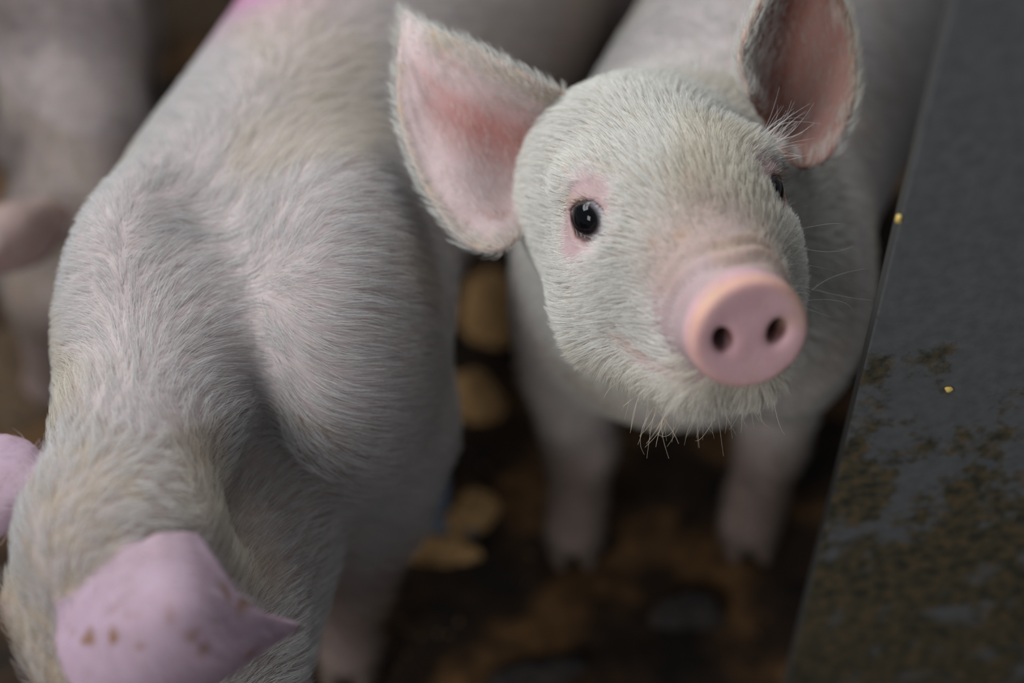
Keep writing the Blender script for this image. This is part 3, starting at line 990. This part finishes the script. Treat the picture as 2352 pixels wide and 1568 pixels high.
# ------------------------------------------------------------------ piglet eating, seen over its back
def piglet_eating():
    hd = Head((-0.186, 0.364, 0.257), (-0.25, -0.45, -0.857), (0.874, -0.486, 0.0), 0.88)
    root = empty('piglet', (-0.12, 0.72, 0.0), 'white piglet with lowered head, dirt specked pink ear and pink spray mark on its back', 'piglet', 'piglets in the pen')
    trunk = [(-0.160, 0.540, 0.255, 0.060, 0.078), (-0.148, 0.600, 0.255, 0.098, 0.104), (-0.108, 0.75, 0.250, 0.100, 0.112), (-0.062, 0.90, 0.245, 0.118, 0.118),
             (-0.020, 1.04, 0.250, 0.110, 0.115), (0.010, 1.13, 0.255, 0.085, 0.095)]
    masses = [((-0.192, 0.552, 0.264), (0.045, 0.088, 0.098), 0.026), ((-0.092, 0.568, 0.262), (0.056, 0.102, 0.106), 0.034),
              ((-0.085, 1.06, 0.22), (0.055, 0.08, 0.10), 0.03), ((0.050, 1.03, 0.22), (0.055, 0.08, 0.10), 0.03)]
    neck = [(hd.world((-6, -2, -62)), (-0.172, 0.52, 0.298), 0.034, 0.047), ((-0.158, 0.400, 0.205), (-0.150, 0.52, 0.218), 0.056, 0.066)]
    legs = [[(-0.078, 0.548, 0.20, 0.046), (-0.085, 0.530, 0.158, 0.036), (-0.097, 0.525, 0.09, 0.022), (-0.106, 0.532, 0.04, 0.017), (-0.106, 0.524, 0.020, 0.020)],
            [(-0.215, 0.575, 0.20, 0.040), (-0.218, 0.575, 0.155, 0.034), (-0.212, 0.555, 0.09, 0.022), (-0.208, 0.560, 0.04, 0.017), (-0.208, 0.552, 0.020, 0.020)],
            [(-0.090, 1.06, 0.19, 0.045), (-0.092, 1.07, 0.15, 0.030), (-0.088, 1.10, 0.105, 0.020), (-0.088, 1.08, 0.045, 0.016), (-0.090, 1.065, 0.020, 0.020)],
            [(0.055, 1.03, 0.19, 0.045), (0.057, 1.04, 0.15, 0.030), (0.060, 1.07, 0.105, 0.020), (0.060, 1.05, 0.045, 0.016), (0.058, 1.035, 0.020, 0.020)]]
    pig = Pig(hd, trunk, masses, legs, [EAR_EATING_RIGHT, EAR_EATING_LEFT], neck, detail=False, ear_extra=0.0009)
    xs = grade(-0.30, 0.14, -0.28, -0.06, 0.0026, 0.007)
    ys = grade(0.28, 1.26, 0.30, 0.48, 0.0024, 0.007)
    zs = grade(-0.005, 0.41, 0.13, 0.40, 0.0026, 0.007)
    V, Q = polygonise(pig, xs, ys, zs)
    return hd, root, pig, legs, V, Q


hd, root, pig, legs, V, Q = piglet_eating()
N = vertex_normals(V, Q)
em, inn, es, et = ear_masks(pig, V, N, [(0.1, -0.3, -0.9), (0.2, -0.2, -0.9)])
colr = skin_colours(pig, V, N)
colr = blend_to(colr, em * 0.9, [0.32, 0.225, 0.29])
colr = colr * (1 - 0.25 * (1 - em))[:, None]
spk = sstep(0.28, 0.5, vnoise(V, 165, 41)) * sstep(-0.05, 0.3, vnoise(V, 40, 46)) * sstep(0.2, 0.4, es) * (V[:, 0] > -0.21)
colr = blend_to(colr, em * spk * 0.9, [0.17, 0.085, 0.035])
spray = np.exp(-(((V - np.array([-0.148, 0.805, 0.35])) / np.array([0.042, 0.055, 0.07])) ** 2).sum(1)) * (0.8 + 0.4 * vnoise(V, 40, 43))
colr = blend_to(colr, np.clip(spray, 0, 1), [0.75, 0.25, 0.52])
colr = blend_to(colr, 0.5 * sstep(0.66, 0.95, V[:, 1] + 0.9 * (V[:, 0] + 0.12)) * (1 - np.clip(spray, 0, 1)), [0.34, 0.26, 0.22])
stain = sstep(0.38, 0.75, vnoise(V * np.array([1, 0.7, 0.7]), 17, 44)) * sstep(-0.1, 0.5, vnoise(V, 60, 45))
colr = blend_to(colr, 0.5 * stain * (1 - em), [0.30, 0.20, 0.12])
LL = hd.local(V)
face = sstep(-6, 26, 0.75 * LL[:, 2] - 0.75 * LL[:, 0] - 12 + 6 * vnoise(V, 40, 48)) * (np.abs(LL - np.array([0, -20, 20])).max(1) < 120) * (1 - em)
colr = blend_to(colr, 0.85 * face, [0.12, 0.07, 0.045])  # dirty fur on the face side, with its shade painted in too
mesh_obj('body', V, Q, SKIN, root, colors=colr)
add_eyes(hd, root)
add_hooves(legs, root)
dens, length, lift, flow = coat_fields(pig, V, N, (0.22, 0.97, 0), em, inn, es, et, 0.016, 0.9, 0.10)
dens = dens * np.where(V[:, 1] > 0.98, 0.15, 1) * np.where(V[:, 2] < 0.15, 0.3, 1)
dens = dens * (1 - 0.7 * em)
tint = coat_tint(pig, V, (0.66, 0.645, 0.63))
tint = blend_to(tint, 0.8 * em, [0.56, 0.44, 0.52])
rear = sstep(0.66, 0.95, V[:, 1] + 0.9 * (V[:, 0] + 0.12)) * (0.7 + 0.3 * vnoise(V, 16, 47))
tint = blend_to(tint, 0.5 * rear, [0.44, 0.37, 0.32])
tint = blend_to(tint, np.clip(spray, 0, 1) * 0.9, [0.80, 0.36, 0.62])
tint = blend_to(tint, 0.5 * stain, [0.42, 0.31, 0.20])
tint = blend_to(tint, 0.8 * (1 - sstep(0.075, 0.19, V[:, 2] + 0.03 * vnoise(V, 30, 17))), [0.22, 0.15, 0.11])
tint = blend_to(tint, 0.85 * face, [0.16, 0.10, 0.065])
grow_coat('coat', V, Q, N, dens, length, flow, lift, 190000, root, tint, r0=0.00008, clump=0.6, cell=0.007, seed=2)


# ------------------------------------------------------------------ third piglet, far left
def piglet_far():
    hd = Head((-0.325, 0.752, 0.128), (-0.35, -0.30, -0.88), (0.72, -0.69, 0.0))
    root = empty('piglet', (-0.375, 1.10, 0.0), 'dim blurred piglet in the upper left corner, cut off by the edge of the picture', 'piglet', 'piglets in the pen')
    trunk = [(-0.322, 0.90, 0.225, 0.048, 0.070), (-0.364, 0.97, 0.235, 0.075, 0.094), (-0.415, 1.10, 0.245, 0.100, 0.108),
             (-0.440, 1.26, 0.25, 0.105, 0.110), (-0.47, 1.38, 0.25, 0.085, 0.092)]
    masses = [((-0.410, 0.985, 0.225), (0.040, 0.07, 0.080), 0.02), ((-0.322, 0.985, 0.225), (0.040, 0.07, 0.080), 0.02),
              ((-0.52, 1.30, 0.21), (0.05, 0.07, 0.09), 0.03), ((-0.405, 1.32, 0.21), (0.05, 0.07, 0.09), 0.03)]
    neck = [(hd.world((0, -14, -62)), (-0.326, 0.90, 0.245), 0.043, 0.052)]
    def lg(x, y):
        return [(x, y, 0.19, 0.04), (x, y + 0.005, 0.15, 0.032), (x, y - 0.01, 0.09, 0.021), (x, y, 0.04, 0.016), (x, y - 0.008, 0.020, 0.020)]
    legs = [lg(-0.41, 0.98), lg(-0.325, 0.98), lg(-0.525, 1.32), lg(-0.405, 1.33)]
    pig = Pig(hd, trunk, masses, legs, [EAR_FAR, EAR_FAR_RIGHT], neck, detail=False, ear_extra=0.0018)
    xs = grade(-0.60, -0.17, -0.43, -0.24, 0.004, 0.008)
    ys = grade(0.62, 1.50, 0.66, 0.98, 0.004, 0.009)
    zs = grade(-0.005, 0.40, 0.05, 0.36, 0.004, 0.008)
    V, Q = polygonise(pig, xs, ys, zs)
    return hd, root, pig, legs, V, Q


hd, root, pig, legs, V, Q = piglet_far()
N = vertex_normals(V, Q)
em, inn, es, et = ear_masks(pig, V, N, [(0.1, -0.3, -0.9), (0.1, -0.3, -0.9)])
colr = skin_colours(pig, V, N)
colr = blend_to(colr, em * 0.85, [0.55, 0.34, 0.32])
grime_shade = 0.55 + 0.45 * sstep(-0.4, 0.5, vnoise(V, 14, 51))  # dirt and the corner's shade, both put into hide and bristle colour
colr = blend_to(colr, 0.95 * grime_shade, [0.10, 0.078, 0.073])
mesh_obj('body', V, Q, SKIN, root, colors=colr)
add_eyes(hd, root)
add_hooves(legs, root)
dens, length, lift, flow = coat_fields(pig, V, N, (-0.15, 0.97, 0), em, inn, es, et, 0.012, 0.9, 0.22)
grow_coat('coat', V, Q, N, dens, length, flow, lift, 30000, root, blend_to(coat_tint(pig, V), 0.95 * grime_shade, [0.105, 0.086, 0.082]), r0=0.00018, clump=0.4, cell=0.01, seed=3)


# ------------------------------------------------------------------ long single hairs of the first piglet
def long_hairs(name, head, parent, spec, radius, colour, seed):
    """spec: list of (base local mm, spread mm, direction local, dir spread, length mm range, count)"""
    g = np.random.default_rng(seed)
    R_, T_, Bn = [], [], []
    for base, spr, d, ds, (l0, l1), n in spec:
        for _ in range(n):
            p = np.array(base) + g.normal(0, 1, 3) * np.array(spr)
            v = np.array(d, float) + g.normal(0, ds, 3); v /= np.linalg.norm(v)
            l = g.uniform(l0, l1)
            R_.append(head.world(p)); T_.append(head.world(p + v * l)); Bn.append(g.normal(0, 0.10 * l * 0.001, 3))
    n = len(R_)
    return hair_curves(name, np.array(R_), np.array(T_), np.array(Bn), np.full(n, radius), np.tile(np.array(colour), (n, 1)) * g.uniform(0.7, 1.1, (n, 1)), parent, npt=6)


long_hairs('chin_beard', UP[0], UP[1], [((-10, -76, 48), (13, 1.0, 6), (-0.15, -1, -0.15), 0.28, (16, 36), 50), ((-26, -74, 36), (6, 1.5, 6), (-0.3, -1, -0.2), 0.3, (12, 26), 18),
                                        ((8, -74, 58), (7, 1, 4), (0.1, -1, 0.0), 0.3, (9, 20), 14)], 0.00017, (0.80, 0.68, 0.54), 5)
long_hairs('whiskers', UP[0], UP[1], [((46, -34, 40), (3, 10, 10), (1, -0.1, 0.0), 0.25, (14, 30), 9), ((-42, -40, 40), (3, 8, 10), (-1, -0.25, 0.1), 0.25, (8, 18), 12)], 0.00006, (0.75, 0.70, 0.64), 6)
long_hairs('brow_hairs', UP[0], UP[1], [((48, 20, -12), (3, 3, 4), (0.9, 0.5, -0.1), 0.28, (12, 28), 46), ((47, 15, -6), (3, 3, 4), (0.8, 0.1, 0.3), 0.30, (8, 18), 30)], 0.00009, (0.86, 0.84, 0.80), 7)
for sx in (-1, 1):
    g = np.random.default_rng(8 + sx)
    sp = []
    for k in range(26):
        a = -1.0 + 2.0 * k / 25
        d = EYE_D * np.array([sx, 1, 1]); c = np.array(EYE_C) * np.array([sx, 1, 1])
        h = np.array([0.0, 1, 0]); h = h - d * (h @ d); h /= np.linalg.norm(h); t = np.cross(d, h) * sx
        p = c + d * 9.5 + h * (9.2 - 5.0 * a * a) + t * a * 8.5
        sp.append((tuple(p), (0.5, 0.5, 0.5), tuple(d * 0.7 + h * 0.25 - t * 0.35 + t * a * 0.4), 0.2, (5, 9), 2))
    long_hairs('eyelashes', UP[0], UP[1], sp, 0.00012, (0.16, 0.10, 0.075), 9 + sx)


# ------------------------------------------------------------------ feed and muck on the floor
def mound_material(name, ca, cb, cc):
    m, nt, b = new_mat(name)
    tc = node(nt, 'ShaderNodeTexCoord')
    n1 = node(nt, 'ShaderNodeTexNoise'); n1.inputs['Scale'].default_value = 190; n1.inputs['Detail'].default_value = 5
    nt.links.new(tc.outputs['Object'], n1.inputs['Vector'])
    cr = node(nt, 'ShaderNodeValToRGB'); e = cr.color_ramp.elements
    e[0].position = 0.32; e[0].color = (*ca, 1); e[1].position = 0.68; e[1].color = (*cc, 1)
    x = e.new(0.5); x.color = (*cb, 1)
    nt.links.new(n1.outputs[0], cr.inputs[0]); nt.links.new(cr.outputs[0], b.inputs['Base Color'])
    b.inputs['Roughness'].default_value = 0.9
    bp = node(nt, 'ShaderNodeBump'); bp.inputs['Strength'].default_value = 0.8; bp.inputs['Distance'].default_value = 0.002
    nt.links.new(n1.outputs[0], bp.inputs['Height']); nt.links.new(bp.outputs[0], b.inputs['Normal'])
    return m


FEED = mound_material('spilt_meal', (0.22, 0.115, 0.036), (0.40, 0.225, 0.085), (0.56, 0.35, 0.15))
OLDFEED = mound_material('trodden_meal', (0.025, 0.013, 0.006), (0.055, 0.031, 0.013), (0.10, 0.06, 0.027))
MUCK = mound_material('dark_muck', (0.006, 0.005, 0.005), (0.014, 0.010, 0.008), (0.03, 0.02, 0.013))


def mound(name, x, y, rx, ry, h, rot, seed, material, label, cat, group):
    n, rings = 36, 7
    root_loc = (x, y, 0)
    vs = [(0, 0, h)]
    for k in range(1, rings + 1):
        t = k / rings
        for j in range(n):
            a = 2 * math.pi * j / n
            p = np.array([[math.cos(a) * 1.3, math.sin(a) * 1.3, seed * 3.1]])
            wob = 1 + 0.28 * vnoise(p, 1.0, seed)[0] + 0.12 * vnoise(p, 2.7, seed + 1)[0]
            px, py = math.cos(a) * rx * t * wob, math.sin(a) * ry * t * wob
            q = np.array([[x + px, y + py, 0]])
            z = h * (1 - t ** 2) * (0.75 + 0.35 * vnoise(q, 90, seed)[0]) - (0.012 if k == rings else 0)
            c, s = math.cos(rot), math.sin(rot)
            vs.append((px * c - py * s, px * s + py * c, z))
    fs = [(0, 1 + j, 1 + (j + 1) % n) for j in range(n)]
    for k in range(rings - 1):
        for j in range(n):
            a = 1 + k * n + j; b_ = 1 + k * n + (j + 1) % n
            fs.append((a, a + n, b_ + n, b_))
    o = mesh_obj(name, np.array(vs), fs, material)
    o.location = root_loc
    tag(o, label, cat, group)
    return o


G1 = 'heaps of spilt feed on the floor'
mound('feed_heap', -0.014, 0.865, 0.028, 0.050, 0.010, 0.1, 1, FEED, 'tan feed heap on the floor left of the looking piglet, upper of two', 'feed', G1)
mound('feed_heap', -0.030, 0.770, 0.024, 0.034, 0.009, 0.4, 2, FEED, 'tan feed heap on the floor left of the looking piglet, lower of two', 'feed', G1)
mound('feed_heap', -0.029, 0.652, 0.015, 0.024, 0.010, -0.5, 3, FEED, 'brightest round tan feed heap beside the bare blue grey slat', 'feed', G1)
mound('feed_heap', -0.083, 0.668, 0.022, 0.014, 0.009, 0.2, 4, FEED, 'tan feed heap left of the bare slat, by the eating piglet foreleg', 'feed', G1)
mound('feed_heap', -0.056, 0.621, 0.036, 0.011, 0.009, -0.1, 5, FEED, 'thin curved feed heap in front of the bare slat', 'feed', G1)
mound('feed_heap', -0.165, 0.512, 0.028, 0.010, 0.008, 0.1, 6, FEED, 'feed heap on the floor beneath the speckled ear', 'feed', G1)
mound('feed_heap', -0.395, 0.790, 0.045, 0.060, 0.008, 0.3, 7, OLDFEED, 'broad feed heap at the left edge below the blurred piglet', 'feed', G1)
mound('feed_heap', -0.345, 1.345, 0.055, 0.060, 0.010, 0.0, 8, OLDFEED, 'far feed heap at the top, between the two piglets on the left', 'feed', G1)
G2 = 'dark muck clumps on the floor'
mound('muck_clump', 0.119, 0.567, 0.026, 0.014, 0.012, 0.2, 11, MUCK, 'black muck clump on the floor in front of the looking piglet', 'muck', G2)
mound('muck_clump', 0.015, 0.517, 0.036, 0.011, 0.010, 0.3, 12, MUCK, 'black muck clump at the bottom edge of the picture', 'muck', G2)
mound('muck_clump', -0.064, 0.690, 0.018, 0.014, 0.012, 0.0, 13, MUCK, 'black muck clump behind the bare blue grey slat', 'muck', G2)
mound('muck_clump', -0.125, 0.535, 0.016, 0.012, 0.010, 0.5, 14, MUCK, 'black muck clump right of the speckled ear tip', 'muck', G2)

# bare bit of the plastic floor showing between the feed heaps
m_sl, nt, b = new_mat('blue_grey_plastic')
tc = node(nt, 'ShaderNodeTexCoord'); nz = node(nt, 'ShaderNodeTexNoise'); nz.inputs['Scale'].default_value = 60
nt.links.new(tc.outputs['Object'], nz.inputs['Vector'])
cr = node(nt, 'ShaderNodeValToRGB'); cr.color_ramp.elements[0].color = (0.07, 0.09, 0.12, 1); cr.color_ramp.elements[1].color = (0.14, 0.17, 0.22, 1)
nt.links.new(nz.outputs[0], cr.inputs[0]); nt.links.new(cr.outputs[0], b.inputs['Base Color']); b.inputs['Roughness'].default_value = 0.4
sl = empty('floor_slat', (-0.052, 0.648, 0), 'bare blue grey plastic floor slat showing between tan feed heaps', 'slat')
for (lo, hi) in [((-0.078, 0.632, -0.02), (-0.026, 0.648, 0.0005)), ((-0.062, 0.652, -0.02), (-0.046, 0.690, 0.0005))]:
    vs, fs = box_bevel(lo, hi, 0.002)
    mesh_obj('bar', vs, fs, m_sl, sl, smooth=False)

# feed crumbs on the grey panel
m_cr, nt, b = new_mat('yellow_feed_crumb')
tc = node(nt, 'ShaderNodeTexCoord'); nz = node(nt, 'ShaderNodeTexNoise'); nz.inputs['Scale'].default_value = 900
nt.links.new(tc.outputs['Object'], nz.inputs['Vector'])
cr = node(nt, 'ShaderNodeValToRGB'); cr.color_ramp.elements[0].color = (0.55, 0.36, 0.06, 1); cr.color_ramp.elements[1].color = (0.85, 0.62, 0.20, 1)
nt.links.new(nz.outputs[0], cr.inputs[0]); nt.links.new(cr.outputs[0], b.inputs['Base Color']); b.inputs['Roughness'].default_value = 0.7


def crumb(loc, r, label, seed):
    import bmesh
    bm = bmesh.new()
    bmesh.ops.create_icosphere(bm, subdivisions=3, radius=1)
    P = np.array([v.co[:] for v in bm.verts])
    k = 1 + 0.30 * vnoise(P + seed, 1.3, seed) + 0.15 * vnoise(P + seed, 3.1, seed + 1)
    vs = P * k[:, None] * np.array(r)
    bm.verts.index_update()
    fs = [[v.index for v in f.verts] for f in bm.faces]
    bm.free()
    o = mesh_obj('feed_crumb', vs, fs, m_cr)
    o.location = loc
    tag(o, label, 'crumb', 'yellow feed crumbs on the panel')


crumb((0.1668, 0.4780, 0.4121), (0.0012, 0.0013, 0.0025), 'yellow feed crumb stuck on the free edge of the grey panel', 3)
crumb((0.2110, 0.4778, 0.3065), (0.0021, 0.0012, 0.0018), 'yellow feed crumb stuck on the face of the grey panel', 5)

# fine chips strewn over the dung: nobody could count them
g = np.random.default_rng(23)
n = 5000
cx = g.uniform(-0.9, 0.9, n); cy = g.uniform(0.2, 1.7, n)
keep = vnoise(np.stack([cx, cy, 0 * cx], 1), 9, 61) + 0.4 * vnoise(np.stack([cx, cy, 0 * cx], 1), 25, 62) > 0.0
for hx, hy, hr in [(-0.014, 0.865, 0.08), (-0.030, 0.770, 0.055), (-0.029, 0.652, 0.045), (-0.083, 0.668, 0.045), (-0.056, 0.621, 0.055), (-0.165, 0.512, 0.045),
                   (-0.395, 0.790, 0.10), (-0.345, 1.345, 0.10), (0.119, 0.567, 0.045), (0.015, 0.517, 0.055), (-0.064, 0.690, 0.035), (-0.125, 0.535, 0.03)]:
    keep &= (cx - hx) ** 2 + (cy - hy) ** 2 > hr ** 2
cx, cy = cx[keep], cy[keep]; n = len(cx)
tet = np.array([(1, 0, 0), (-0.5, 0.8, 0), (-0.5, -0.8, 0), (0, 0, 0.7)])
sz = g.uniform(0.0012, 0.0036, n); an = g.uniform(0, 6.28, n)
rot = np.stack([np.cos(an), -np.sin(an), np.sin(an), np.cos(an)], 1).reshape(n, 2, 2)
xy = np.einsum('nij,kj->nki', rot, tet[:, :2] * np.array([1.6, 0.8])) * sz[:, None, None]
base_z = -0.0065 + 0.004 * vnoise(np.stack([cx, cy, 0 * cx], 1), 14, 1) + 0.002 * vnoise(np.stack([cx, cy, 0 * cx], 1), 45, 2)
VV = np.concatenate([xy + np.stack([cx, cy], 1)[:, None], (base_z[:, None] + 0.0006 + tet[None, :, 2] * sz[:, None])[:, :, None]], 2).reshape(-1, 3)
FF = (np.array([(0, 1, 3), (1, 2, 3), (2, 0, 3), (0, 2, 1)])[None] + 4 * np.arange(n)[:, None, None]).reshape(-1, 3)
lt = mesh_obj('litter', VV, FF, mound_material('litter_chips', (0.05, 0.025, 0.01), (0.13, 0.07, 0.03), (0.26, 0.15, 0.06)), smooth=False)
tag(lt, 'loose brown litter chips strewn over the dark dung floor', 'litter', kind='stuff')
